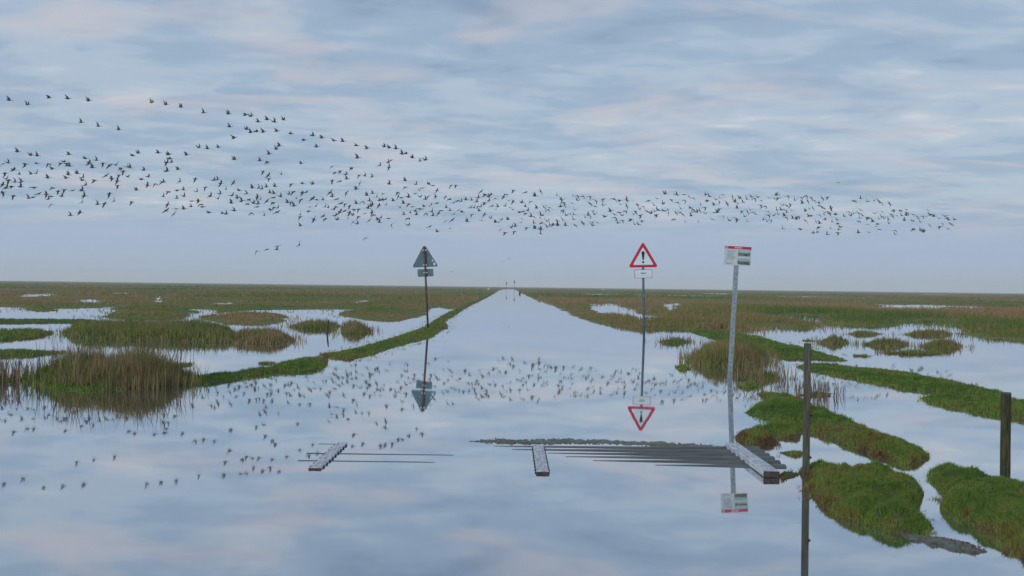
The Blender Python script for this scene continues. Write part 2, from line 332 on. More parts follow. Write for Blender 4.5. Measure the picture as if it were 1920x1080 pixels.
# ------------------------------------------------------------------ low turf banks
def turf(pts, H=0.07, wdt=0.08, en=0.05, step=None, dens=1.8, green=0.35, name='turf_bank', mat=None, bh=1.0, fine=0, famp=.42, cap=260):
    P = G(pts); xs = [p[0] for p in P]; ys = [p[1] for p in P]
    ctr = (sum(xs) / len(xs), sum(ys) / len(ys)); dm = min(ys)
    def hf(x, y):
        dd = np.hypot(x, y); sc = np.clip(dd / 10.0, 0.7, 4)
        s = sdf(P, x, y) + (fbm(x * 6 / sc, y * 4.5 / sc, 8, 5) - .5) * en * 3.6 * sc
        if fine: s = s + (fbm(x * fine, y * fine * .45, 19, 3) - .54) * famp
        return s, np.where(s > 0, (H * (1 - np.exp(-np.maximum(s, 0) / (wdt * sc)))) * (0.30 + 0.75 * fbm(x * 2.6, y * 2.0, 15, 3) + 0.75 * fbm(x * 11, y * 9, 16, 2)) + 0.003, np.maximum(-0.12, s * 0.5))
    st = step or dm * 0.0045
    nx = int(min(cap, (max(xs) - min(xs) + .4) / st)) + 2; ny = int(min(420, (max(ys) - min(ys) + .6) / (st * 1.6))) + 2
    gx, gy = np.meshgrid(np.linspace(min(xs) - .2, max(xs) + .2, nx), np.linspace(min(ys) - .3, max(ys) + .3, ny))
    s, gz = hf(gx, gy)
    ok = gz > -0.05; idx = np.arange(nx * ny).reshape(ny, nx)
    q = np.stack([idx[:-1, :-1], idx[:-1, 1:], idx[1:, 1:], idx[1:, :-1]], -1).reshape(-1, 4)
    q = q[ok.ravel()[q].any(1)]
    us, inv = np.unique(q, return_inverse=True)
    vs = np.stack([gx, gy, gz], -1).reshape(-1, 3)[us] - np.array([ctr[0], ctr[1], 0])
    o = mesh_np(name, vs, inv.ravel(), np.full(len(q), 4), mat or SOIL, smooth=True)
    o.location = (ctr[0], ctr[1], 0); o['kind'] = 'structure'
    if dens:
        ax = np.array([p[0] for p in pts]); ay = np.array([p[1] for p in pts])
        x0, x1, y0, y1 = ax.min() - 4, ax.max() + 4, ay.min() - 3, ay.max() + 4
        n = int((x1 - x0) * (y1 - y0) * dens)
        gg = ground(rng.uniform(x0, x1, n), rng.uniform(y0, y1, n)); s, z = hf(gg[:, 0], gg[:, 1])
        z = np.maximum(z, -.012); k = (s > -0.01) | ((s > -.16 * dm / 9) & (fbm(gg[:, 0] * 7, gg[:, 1] * 6, 66, 3) > .60) & (rng.uniform(0, 1, n) < .30)); gg, z, s = gg[k], z[k], s[k]; dd = np.hypot(gg[:, 0], gg[:, 1])
        c2 = fbm(gg[:, 0] * 3, gg[:, 1] * 3, 61, 3)
        h = (0.010 + 0.040 * np.clip((fbm(gg[:, 0] * 9, gg[:, 1] * 8, 62, 3) * .6 + c2 * .4 - .36) * 4, 0, 1)) * rng.uniform(.5, 1.3, len(z)) * np.clip(dd / 14, 0.8, 1.1) * bh
        edge = np.clip(1 - s / (0.10 * dd / 9), 0, 1)
        tn = np.clip(green + (fbm(gg[:, 0] * 1.7, gg[:, 1] * 1.3, 63, 3) - .5) * 1.3 + (fbm(gg[:, 0] * 12, gg[:, 1] * 9, 64, 2) - .5) * .9 + 0.30 * edge + rng.normal(0, .15, len(z)), 0, 1)
        blades('grass', np.stack([gg[:, 0], gg[:, 1], z - .004], -1), h, dd * 0.00062, TURF, tn, o, 0.55, (ctr[0], ctr[1], 0))
    return o
turf([(925, 547), (905, 556), (880, 567), (862, 576), (845, 583), (825, 594), (805, 606), (790, 615), (770, 622), (740, 632), (700, 645), (660, 655), (625, 662), (598, 664), (601, 668), (640, 674), (655, 676), (672, 671), (700, 664), (740, 651), (775, 641), (808, 634), (822, 625), (828, 619), (841, 616), (838, 608), (834, 603), (850, 594), (866, 583), (885, 572), (910, 560), (930, 549)], 0.05, 0.12, 0.012, step=0.10)
turf([(615, 671), (575, 674), (545, 679), (520, 684), (505, 691), (470, 697), (430, 703), (390, 708), (345, 712), (345, 720), (400, 717), (440, 711), (500, 701), (520, 698), (560, 699), (600, 694), (613, 685)], 0.07, 0.08, 0.012)
turf([(-200, 599), (0, 600), (100, 599), (190, 601), (190, 605), (60, 606), (0, 607), (-200, 608)], 0.05, 0.1, 0.08, step=0.15)
turf([(-150, 622), (0, 622), (50, 620), (98, 624), (80, 631), (30, 636), (0, 637), (-150, 638)], 0.06, 0.1, 0.08, green=.6, step=.1, bh=1.6)
turf([(-150, 660), (0, 658), (55, 659), (120, 661), (60, 667), (0, 669), (-150, 672)], 0.04, 0.1, 0.06)
turf([(320, 684), (360, 683), (358, 687), (322, 688)], 0.03, 0.06, 0.03)
turf([(480, 681), (515, 680), (512, 683), (484, 684)], 0.03, 0.06, 0.03)
turf([(62, 716), (100, 721), (170, 726), (240, 729), (170, 734), (100, 730)], 0.03, 0.08, 0.012, green=.35)
# banks right of the road
turf([(1285, 618), (1330, 616), (1380, 625), (1430, 632), (1470, 645), (1500, 650), (1540, 661), (1588, 677), (1540, 675), (1480, 675), (1455, 672), (1440, 660), (1400, 650), (1350, 640), (1310, 628)], 0.04, 0.1, 0.014, green=.25)
turf([(1492, 687), (1515, 684), (1560, 685), (1620, 693), (1700, 699), (1780, 715), (1830, 727), (1882, 738), (1850, 740), (1790, 737), (1740, 734), (1680, 728), (1620, 715), (1570, 705), (1510, 694)], 0.04, 0.08, 0.012, green=.25)
turf([(1725, 747), (1790, 745), (1880, 749), (1960, 762), (2060, 790), (2200, 830), (2200, 880), (2060, 835), (1960, 800), (1920, 789), (1860, 778), (1790, 766), (1750, 757)], 0.05, 0.08, 0.012, green=.28)
turf([(1420, 738), (1450, 740), (1493, 747), (1523, 763), (1563, 780), (1630, 808), (1690, 832), (1743, 853), (1742, 862), (1707, 872), (1657, 861), (1600, 841), (1555, 822), (1520, 808), (1480, 800), (1440, 793), (1432, 783), (1395, 774), (1413, 762), (1437, 757)], 0.07, 0.07, 0.03, green=.36)
turf([(1380, 821), (1400, 812), (1430, 817), (1460, 832), (1423, 840), (1390, 831)], 0.06, 0.05, 0.012, green=.55)
turf([(1392, 807), (1427, 805), (1480, 797), (1507, 806), (1500, 824), (1467, 821), (1430, 812)], 0.05, 0.05, 0.03, green=.6)
turf([(1383, 725), (1405, 721), (1428, 726), (1400, 731)], 0.04, 0.05, 0.03, green=.4)
turf([(1266, 687), (1280, 686), (1296, 693), (1276, 695)], 0.03, 0.05, 0.02, green=.4)
turf([(1458, 849), (1480, 847), (1506, 849), (1500, 856), (1475, 854)], 0.02, 0.04, 0.02, green=.5)
turf([(1497, 885), (1517, 874), (1533, 873), (1560, 884), (1580, 888), (1603, 892), (1628, 882), (1667, 886), (1689, 900), (1722, 911), (1733, 926), (1725, 944), (1708, 952), (1714, 969), (1753, 991), (1719, 999), (1667, 999), (1630, 986), (1583, 972), (1550, 952), (1519, 932), (1508, 900)], 0.10, 0.09, 0.03, green=.32)
turf([(1742, 886), (1786, 882), (1811, 893), (1850, 912), (1872, 919), (1920, 931), (2000, 955), (2150, 1000), (2300, 1060), (2300, 1160), (2100, 1130), (1960, 1075), (1922, 1050), (1905, 1025), (1862, 1002), (1808, 973), (1760, 957), (1761, 946), (1774, 934), (1761, 922), (1742, 902)], 0.11, 0.09, 0.03, green=.34)
turf([(1452, 893), (1470, 882), (1500, 888), (1492, 897), (1465, 902)], 0.012, 0.05, 0.03, green=.75, dens=.5)
turf([(1690, 999), (1761, 1008), (1811, 1018), (1844, 1033), (1828, 1039), (1775, 1032), (1733, 1021), (1700, 1008)], 0.016, 0.05, 0.03, dens=.25, green=.8, name='mud_spit', mat=MUD_RIPPLE, step=.012, fine=40, famp=.10, bh=.4)
turf([(1740, 759), (1775, 758), (1775, 760), (1742, 761)], 0.012, 0.05, 0.02, dens=.4)

# ------------------------------------------------------------------ tall grass tussocks
def tussock(pts, hmax, nb, label, stalks=0, green=0.35, sh=1.45, H=0.10, group=None, spread=1.0):
    P = G(pts); xs = [p[0] for p in P]; ys = [p[1] for p in P]
    c = (sum(xs) / len(xs), sum(ys) / len(ys)); dm = math.hypot(*c)
    root = empty('grass_tussock', (c[0], c[1], 0)); tag(root, label, 'grass clump', group)
    def hf(x, y):
        s = sdf(P, x, y) + (fbm(x * 3, y * 2, 9, 3) - .5) * 0.14
        return s, np.where(s > 0, H * (1 - np.exp(-np.maximum(s, 0) / .25)), np.maximum(-.1, s * .5))
    nx = 50; ny = 40
    gx, gy = np.meshgrid(np.linspace(min(xs) - .3, max(xs) + .3, nx), np.linspace(min(ys) - .3, max(ys) + .3, ny))
    s, gz = hf(gx, gy); idx = np.arange(nx * ny).reshape(ny, nx)
    q = np.stack([idx[:-1, :-1], idx[:-1, 1:], idx[1:, 1:], idx[1:, :-1]], -1).reshape(-1, 4); q = q[(gz.ravel()[q] > -.05).any(1)]
    us, inv = np.unique(q, return_inverse=True)
    mesh_np('mound', np.stack([gx, gy, gz], -1).reshape(-1, 3)[us] - np.array([c[0], c[1], 0]), inv.ravel(), np.full(len(q), 4), SOIL, root, smooth=True)
    def scatter(n, pad):
        gx = rng.uniform(min(xs) - pad, max(xs) + pad, n * 3); gy = rng.uniform(min(ys) - pad, max(ys) + pad, n * 3)
        s, z = hf(gx, gy); k = s > -pad; return gx[k][:n], gy[k][:n], s[k][:n], np.maximum(z[k][:n], -.03)
    x, y, s, z = (np.concatenate(q_) for q_ in zip(scatter(int(nb * .9), 0.05), scatter(int(nb * .1), 0.05 + .012 * dm)))
    cl = fbm(x * 2.2, y * 2.2, 71, 3)
    prof = np.clip(0.45 + np.abs(s) / 0.5, 0.45, 1)
    h = hmax * prof * (0.45 + 0.85 * np.clip(cl * 1.3 - .1, 0, 1)) * rng.uniform(.4, 1.3, len(x))
    tn = np.clip(green + (fbm(x * 1.1, y * 1.1, 73, 3) - .5) * 1.2 + rng.normal(0, .16, len(x)), 0, 1)
    blades('blades', np.stack([x, y, z - .01], -1), h, np.full(len(x), max(.006, dm * .0006)), TALL, tn, root, .28, (c[0], c[1], 0))
    if stalks:
        x, y, s, z = scatter(stalks, 0.12 * spread)
        h = hmax * sh * rng.uniform(.55, 1.0, len(x))
        blades('seed_stalks', np.stack([x, y, z - .03], -1), h, np.full(len(x), max(.004, dm * .0008)), STALK, rng.uniform(0, 1, len(x)), root, .22, (c[0], c[1], 0))
    return root
tussock([(62, 712), (110, 706), (200, 703), (290, 704), (345, 710), (354, 715), (338, 722), (280, 727), (200, 730), (110, 725)], 0.37, 13000, 'broad olive tussock with brown seed stalks at the end of the thin left turf strip', 240, .52, 2.1)
tussock([(-160, 712), (-20, 708), (70, 711), (60, 717), (-20, 719), (-160, 722)], 0.16, 1300, 'thin brown reeds standing in water beside the broad seeding tussock', 300, .6, 3.4, H=.03)
tussock([(118, 625), (140, 633), (250, 637), (380, 641), (440, 643), (445, 628), (400, 618), (300, 614), (200, 615), (135, 618)], 0.27, 12000, 'long green grass tussock with a wavy top behind the seeding tussock', 60, .36, 1.3)
tussock([(430, 640), (470, 645), (530, 645), (551, 639), (535, 632), (450, 630)], 0.24, 3500, 'rusty brown grass tussock joined to the long green one', 90, .72, 1.3)
tussock([(543, 612), (580, 609), (636, 611), (628, 617), (560, 617)], 0.22, 1500, 'low grass tussock around the leaning dark stake', 60, .5, 1.6, H=.05)
tussock([(640, 618), (665, 614), (694, 620), (680, 626), (648, 626)], 0.30, 1500, 'small rounded brown tussock right of the leaning stake', 60, .6, 1.4)
tussock([(1297, 672), (1330, 662), (1400, 662), (1436, 668), (1434, 680), (1380, 687), (1330, 688), (1305, 683)], 0.34, 8000, 'bushy rust and green grass tussock behind the tall metal sign pole', 160, .58, 1.15)
tussock([(1390, 712), (1420, 706), (1455, 706), (1458, 713), (1420, 717)], 0.20, 1200, 'sparse green tussock with reed stalks in front of the bushy one', 90, .35, 2.3, H=.04, spread=2.5)
tussock([(1492, 742), (1530, 734), (1562, 738), (1560, 745), (1520, 748)], 0.06, 200, 'thin leafless reeds standing in water behind the slim wooden post', 100, .7, 6.5, H=.01, spread=1.5)
tussock([(1236, 641), (1262, 637), (1296, 640), (1280, 645), (1245, 645)], 0.14, 700, 'wispy dark reeds in water at the foot of the warning sign bank', 70, .45, 2.2, H=.02)
tussock([(1536, 643), (1560, 640), (1588, 642), (1578, 645), (1547, 645)], 0.20, 1100, 'small round tussock alone in the right hand pool', 40, .45, 1.4, H=.05)
tussock([(1622, 646), (1660, 644), (1702, 645), (1695, 649), (1640, 649)], 0.20, 1500, 'dark tussock in the right pool, paired with a browner one', 60, .42, 1.5, H=.05)
tussock([(1728, 650), (1760, 647), (1802, 649), (1790, 654), (1742, 654)], 0.22, 1500, 'brown tussock in the right pool beside its dark pair', 70, .62, 1.5, H=.05)
tussock([(1592, 626), (1620, 625), (1650, 626), (1640, 628), (1600, 628)], 0.14, 900, 'thin low tussock at the back of the right hand pool', 30, .5, 1.4, H=.04)
tussock([(1697, 627), (1740, 625), (1782, 627), (1770, 629), (1710, 629)], 0.18, 1300, 'tawny tussock between the back pool and the paired tussocks', 40, .6, 1.4, H=.05)
turf([(1642, 662), (1700, 660), (1770, 662), (1755, 666), (1690, 665)], 0.02, 0.1, 0.02, green=.6, bh=1.8)
turf([(1500, 638), (1520, 637), (1536, 640), (1515, 641)], 0.02, 0.1, 0.02, green=.5)
turf([(1600, 666), (1640, 667), (1625, 670), (1602, 669)], 0.03, 0.1, 0.04, green=.5)

# ------------------------------------------------------------------ signs
def triangle(side, cz):
    h = side * math.sqrt(3) / 2
    return [(-side / 2, cz - h / 3), (side / 2, cz - h / 3), (0, cz + 2 * h / 3)]
def warning_post(px, py, lean, label, back=False, top=3.12):
    x, y = gp(px, py); root = empty('warning_sign', (x, y, 0), (0, lean, 0)); tag(root, label, 'road sign')
    f = 1 if back else -1                                  # side the plates face
    cz = top - 0.06 - 0.96 * math.sqrt(3) / 3
    yb = f * 0.045
    bm = bmesh.new(); tube(bm, (0, 0, -.35), (0, 0, top - (.14 if back else .3)), .038, .038, 14); bm_obj('pole', bm, DARKPOLE if back else SLATE, root, True)
    bm = bmesh.new(); prism(bm, rounded(triangle(0.96, cz), .05), yb, yb + f * .006); p = bm_obj('triangle_plate', bm, GREYPLATE if back else RED, root)
    bm = bmesh.new(); prism(bm, rounded([(-.285, cz - .62), (.285, cz - .62), (.285, cz - .345), (-.285, cz - .345)], .04), yb, yb + f * .006)
    sp = bm_obj('supplementary_plate', bm, GREYPLATE if back else RED, root)
    # printed faces
    bm = bmesh.new(); prism(bm, rounded(triangle(0.66, cz - .005), .02), yb + f * .0062, yb + f * .009)
    if back:
        bm.free(); bm = bmesh.new(); prism(bm, rounded(triangle(0.96, cz), .05), yb + f * .0062, yb + f * .009); bm_obj('red_border', bm, RED, p)
        bm = bmesh.new(); prism(bm, rounded(triangle(0.66, cz - .005), .02), yb + f * .0092, yb + f * .012)
    bm_obj('white_face', bm, WHITE, p)
    y1 = yb + f * (.0122 if back else .0092); y2 = y1 + f * .003
    bm = bmesh.new(); prism(bm, [(-.020, cz - .045), (.020, cz - .045), (.050, cz + .195), (.036, cz + .235), (-.036, cz + .235), (-.050, cz + .195)], y1, y2)
    prism(bm, [(.036 * math.cos(a * .524), cz - .108 + .036 * math.sin(a * .524)) for a in range(12)], y1, y2)
    bm_obj('exclamation_mark', bm, BLACK, p)
    bm = bmesh.new(); prism(bm, rounded([(-.270, cz - .605), (.270, cz - .605), (.270, cz - .36), (-.270, cz - .36)], .03), yb + f * .0062, yb + f * .009); bm_obj('white_face', bm, WHITE, sp)
    bm = bmesh.new(); prism(bm, [(-.25, cz - .545), (.25, cz - .545), (.25, cz - .538), (-.25, cz - .538)], yb + f * .0092, yb + f * .011)
    prism(bm, [(-.10, cz - .47), (.10, cz - .47), (.10, cz - .44), (-.10, cz - .44)], yb + f * .0092, yb + f * .011)
    bm_obj('faded_print', bm, PRINT, sp)
    for zc in ((cz + .33, cz - .20, cz - .48) if back else (cz - .20, cz - .48)):
        bm = bmesh.new(); box(bm, (0, -f * .008 + f * .02, zc), (.15, .085, .035), .006); bm_obj('clamp', bm, STICK if back else GALV, root)
    if back:
        for sx, sz, sw in ((0, cz + .50, .05), (.335, cz - .175, .05), (.275, cz - .05, .035), (.06, cz + .33, .04), (-.13, cz - .27, .05), (.13, cz - .27, .05)):
            bm = bmesh.new(); prism(bm, [(sx - sw, sz - sw * .8), (sx + sw * .8, sz - sw), (sx + sw * .7, sz + sw * .7), (sx - sw * .5, sz + sw)], yb - .003, yb - .0005)
            if sz < cz - .25: bm.free(); continue
            bm_obj('sticker', bm, STICK, p)
    return root
warning_post(1207.5, 632, -0.026, 'red and white triangular warning sign with exclamation mark on grey pole')
warning_post(802.5, 617, -0.058, 'grey back of triangular road sign on a leaning dark pole', True, 3.12)

x, y = gp(1368.5, 711)
root = empty('information_sign', (x, y, 0), (0, 0.046, 0)); tag(root, 'small information board with red header on a leaning perforated metal pole', 'sign')
bm = bmesh.new()                                           # open C-section post
for cx, cy, sx, sy in ((0, .0, .078, .006), (-.036, .02, .006, .034), (.036, .02, .006, .034)):
    box(bm, (cx, cy, .85), (sx, sy, 2.36))
bm_obj('pole', bm, GALV, root)
for k in range(22):
    bm = bmesh.new() if k == 0 else None
    if k == 0:
        box(bm, (0, 0, 0), (.014, .002, .022), .0); hole = bm_obj('slot_hole', bm, GREYPLATE, root); o = hole
    else:
        o = hole.copy(); COL.objects.link(o)
    o.location = (0, -.0042, .12 + k * .085)
ph, pw_ = 0.335, 0.47; pz = 2.145
bm = bmesh.new(); box(bm, (.005, -.012, pz), (pw_, .008, ph), .002); pan = bm_obj('panel', bm, PANELBG, root)
def prt(nm, x0, x1, z0, z1, m, yy=-.0175):
    bm = bmesh.new(); box(bm, (.005 + (x0 + x1) / 2, yy, pz + (z0 + z1) / 2), (x1 - x0, .002, z1 - z0)); return bm_obj(nm, bm, m, pan)
prt('red_header', -.172, .232, .118, .164, RED); prt('emblem', -.232, -.18, .118, .164, PRINT)
prt('header_print', -.06, .07, .131, .151, PALEPRINT, -.0195)
for k in range(5): prt('text_line', -.19 + .012 * (k % 2), -.04 - .02 * (k % 3), .07 - k * .034, .083 - k * .034, PRINT)
prt('text_line', -.19, -.09, -.145, -.13, PRINT)
for z0 in (0.0, -.145):
    prt('picture_sky', .005, .218, z0 + .055, z0 + .105, PICSKY); prt('picture_land', .005, .218, z0, z0 + .055, PICLAND)

# ------------------------------------------------------------------ posts
x, y = gp(1511, 896)
root = empty('fence_post', (x, y, 0)); tag(root, 'slim square grey wooden post standing at the tip of the turf', 'post')
bm = bmesh.new(); box(bm, (0, 0, .36), (.05, .05, 1.52), .004); bm_obj('shaft', bm, WOODGREY, root)
for zc in (.17, .52):
    bm = bmesh.new(); box(bm, (.029, 0, zc), (.012, .018, .03), .003); tube(bm, (.034, 0, zc), (.045, 0, zc), .009, .006, 8); bm_obj('wire_clip', bm, BLACK, root)
x, y = gp(1884.5, 877)
root = empty('fence_post', (x, y, 0)); tag(root, 'thick dark mossy wooden post with a flat cut top standing in water', 'post')
bm = bmesh.new(); bmesh.ops.create_cone(bm, cap_ends=True, segments=18, radius1=.044, radius2=.043, depth=1.0, matrix=Matrix.Translation((0, 0, .16)))
bmesh.ops.subdivide_edges(bm, edges=[e for e in bm.edges if abs(e.verts[0].co.z - e.verts[1].co.z) > .5], cuts=12)
for v in bm.verts:
    kx = 1 + .10 * (vnoise(np.array([v.co.x * 40 + 3.0]), np.array([v.co.z * 5 + v.co.y * 40]), 4)[0] - .5); v.co.x *= kx; v.co.y *= kx
bm_obj('shaft', bm, WOODMOSS, root, False)
bm = bmesh.new(); tube(bm, (0, 0, .655), (0, 0, .672), .046, .042, 18); bm_obj('cut_top', bm, WOODGREY, root)
x, y = gp(613, 625)
bm = bmesh.new(); tube(bm, (-.02, 0, -.2), (.035, 0, .30), .03, .026, 8); tube(bm, (.035, 0, .30), (.05, 0, .44), .026, .015, 8)
o = bm_obj('stake', bm, WOODMOSS); o.location = (x, y, 0); tag(o, 'short dark leaning stake in the left pool', 'stake')
for px, nm in ((949.5, 'fainter distant sign post at the far end of the flooded road'), (964.5, 'darker distant sign post at the far end of the flooded road')):
    p = at_dist(np.array([px]), np.array([538.0]), np.array([400.0]))[0]
    r = empty('distant_post', (p[0], p[1], 0)); tag(r, nm, 'post')
    tp = 3.9 if px > 955 else 3.3
    bm = bmesh.new(); tube(bm, (0, 0, -.3), (0, 0, tp), .045, .045, 8); bm_obj('pole', bm, GREYPLATE, r)
    bm = bmesh.new(); prism(bm, rounded([(-.2, tp - 1.0), (.2, tp - 1.0), (.18, tp), (-.18, tp)], .05), -.10, -.07); bm_obj('plate', bm, DARKPOLE if px > 955 else GREYPLATE, r)
x, y = gp(974.5, 551)
bm = bmesh.new(); tube(bm, (0, 0, -.3), (0, 0, .38), .24, .20, 10); tube(bm, (.05, 0, .36), (.08, 0, .62), .10, .05, 8)
o = bm_obj('stump', bm, WOODMOSS); o.location = (x, y, 0); tag(o, 'small dark stump in the channel by the far right bank', 'stump')

# ------------------------------------------------------------------ cattle grid
root = empty('cattle_grid', (0.28, 9.9, 0)); tag(root, 'half submerged cattle grid of dark bars with three pale planks across flooded road', 'cattle grid')
XS = [-1.87, -0.7, 0.2, 1.3, 2.43]
BARS = [(9.42, (.002, .001, -.014, .0, .020)), (9.62, (-.02, -.02, -.008, .008, .024)), (9.83, (.003, .001, -.004, .010, .026)),
        (10.02, (-.02, -.02, -.002, .012, .028)), (10.22, (-.02, -.012, .003, .014, .028)), (10.42, (.001, -.006, .004, .012, .028))]
for yb, zs in BARS:
    bm = bmesh.new(); xx = np.linspace(XS[0], XS[-1], 25); zt = np.interp(xx, XS, zs); prev = None
    for X_, Z_ in zip(xx, zt):
        ring = [bm.verts.new((X_ - .28, yb - 9.9 + dy, Z_ + dz)) for dy, dz in ((-.065, -.09), (-.065, -.018), (-.052, -.007), (-.022, 0), (.022, 0), (.052, -.007), (.065, -.018), (.065, -.09))]
        if prev:
            for i in range(8): bm.faces.new((prev[i], ring[i], ring[(i + 1) % 8], prev[(i + 1) % 8]))
        else: bm.faces.new(ring[::-1])
        prev = ring
    bm.faces.new(prev); bmesh.ops.recalc_face_normals(bm, faces=bm.faces)
    bm_obj('bar', bm, BAR, root)
for xc, z0, z1, y0, y1, wd in ((-1.64, .017, .018, 8.98, 10.42, .105), (.275, .024, .022, 8.9, 10.36, .105), (2.175, .058, .058, 8.86, 10.45, .13)):
    bm = bmesh.new(); n = 9; prev = None
    for k in range(n):
        f = k / (n - 1); yy = y0 + (y1 - y0) * f; zt = z0 + (z1 - z0) * f
        ring = [bm.verts.new((xc - .28 + dx, yy - 9.9, zt + dz)) for dx, dz in ((-wd / 2, -.05), (-wd / 2, -.005), (-wd / 2 + .005, 0), (wd / 2 - .005, 0), (wd / 2, -.005), (wd / 2, -.05))]
        if prev:
            for i in range(6): bm.faces.new((prev[i], ring[i], ring[(i + 1) % 6], prev[(i + 1) % 6]))
        else: bm.faces.new(ring[::-1])
        prev = ring
    bm.faces.new(prev); bmesh.ops.recalc_face_normals(bm, faces=bm.faces)
    pl = bm_obj('plank', bm, PLANK, root)
    bm = bmesh.new(); box(bm, (xc - .28, y0 - 9.9 - .004, z0 - .03), (wd + .004, .008, .05), .002); bm_obj('end_board', bm, PLANKDK, pl)
    for k in range(9 if wd < .12 else 0):
        f = (k + .7) / 9.5; cz_ = z0 + (z1 - z0) * f
        bm = bmesh.new(); box(bm, (xc - .28, y0 - 9.9 + (y1 - y0) * f, cz_ - .012), (wd + .022, .035, .018), .003); bm_obj('cleat', bm, PLANKDK, pl)
        if wd < .12:
            bm = bmesh.new(); box(bm, (xc - .28, y0 - 9.9 + (y1 - y0) * f, cz_ + .0015), (wd * .8, .012, .003)); bm_obj('tread', bm, PLANK, pl)
# ruffled water's darker reflection, put in as a grainy strip behind the grid
turf([(868, 827), (930, 824), (1000, 824), (1060, 822), (1140, 824), (1230, 829), (1320, 835), (1385, 840), (1385, 843), (1300, 839), (1200, 835), (1080, 833), (960, 833), (900, 830)], 0.004, 0.05, 0.05, dens=.8, green=.6, name='ripple_strip', mat=MUD_RIPPLE, step=.011, bh=.3, fine=48, famp=.30, cap=620)

# ------------------------------------------------------------------ geese
def goose_mesh(name, inner, outer, sweep=0.12, neck=0.0):
    """one continuous body: trunk, neck and head along +x, two-jointed wings raised by the angles inner / outer"""
    bm = bmesh.new()
    st = [(-.34, .012, .035, .02), (-.26, .035, .05, .01), (-.12, .075, .07, -.01), (.10, .085, .08, -.015), (.18, .06, .06, .0), (.25, .032, .034, .012 + neck * .3), (.36, .024, .026, .02 + neck), (.40, .032, .034, .026 + neck), (.45, .026, .026, .02 + neck), (.50, .007, .009, .012 + neck)]
    rings = []
    for x, rz, ry, zc in st:
        rings.append([bm.verts.new((x, ry * math.cos(a), zc + rz * math.sin(a))) for a in [math.pi / 8 + i * math.pi / 4 for i in range(8)]])
    for i in range(len(rings) - 1):
        for j in range(8):
            if i == 2 and j in (7, 3): continue            # wing roots stay open and are continued below
            bm.faces.new((rings[i][j], rings[i][(j + 1) % 8], rings[i + 1][(j + 1) % 8], rings[i + 1][j]))
    bm.faces.new(rings[0][::-1]); bm.faces.new(rings[-1])
    for s, j in ((1, 7), (-1, 3)):
        lo, hi = (7, 0) if s == 1 else (4, 3)
        prev = [rings[2][lo], rings[3][lo], rings[3][hi], rings[2][hi]]
        y = .075; z = -.01; L1, L2 = .26, .32
        secs = []
        for f in (.5, 1.0): secs.append((y + L1 * f * math.cos(inner), z + L1 * f * math.sin(inner), -.13 + .02 * f, .11 + .03 * f, .016))
        y1, z1 = secs[-1][0], secs[-1][1]
        for f in (.5, 1.0): secs.append((y1 + L2 * f * math.cos(outer), z1 + L2 * f * math.sin(outer), -.11 - sweep * f * .9, .14 - (.20 + sweep) * f, .012 - .006 * f))
        for yy, zz_, xa, xb, th in secs:
            cur = [bm.verts.new((xa, s * yy, zz_ - th / 2)), bm.verts.new((xb, s * yy, zz_ - th / 2)), bm.verts.new((xb, s * yy, zz_ + th / 2)), bm.verts.new((xa, s * yy, zz_ + th / 2))]
            for k in range(4): bm.faces.new((prev[k], prev[(k + 1) % 4], cur[(k + 1) % 4], cur[k]))
            prev = cur
        bm.faces.new(prev)
    bmesh.ops.recalc_face_normals(bm, faces=bm.faces)
    me = bpy.data.meshes.new(name); bm.to_mesh(me); bm.free(); me.materials.append(GOOSE)
    for p in me.polygons: p.use_smooth = True
    return me
POSES = [goose_mesh('goose', math.radians(a), math.radians(b)) for a, b in ((48, 62), (30, 20), (8, -12), (-14, -48), (-30, -70), (58, 78), (20, -30), (38, 50))]
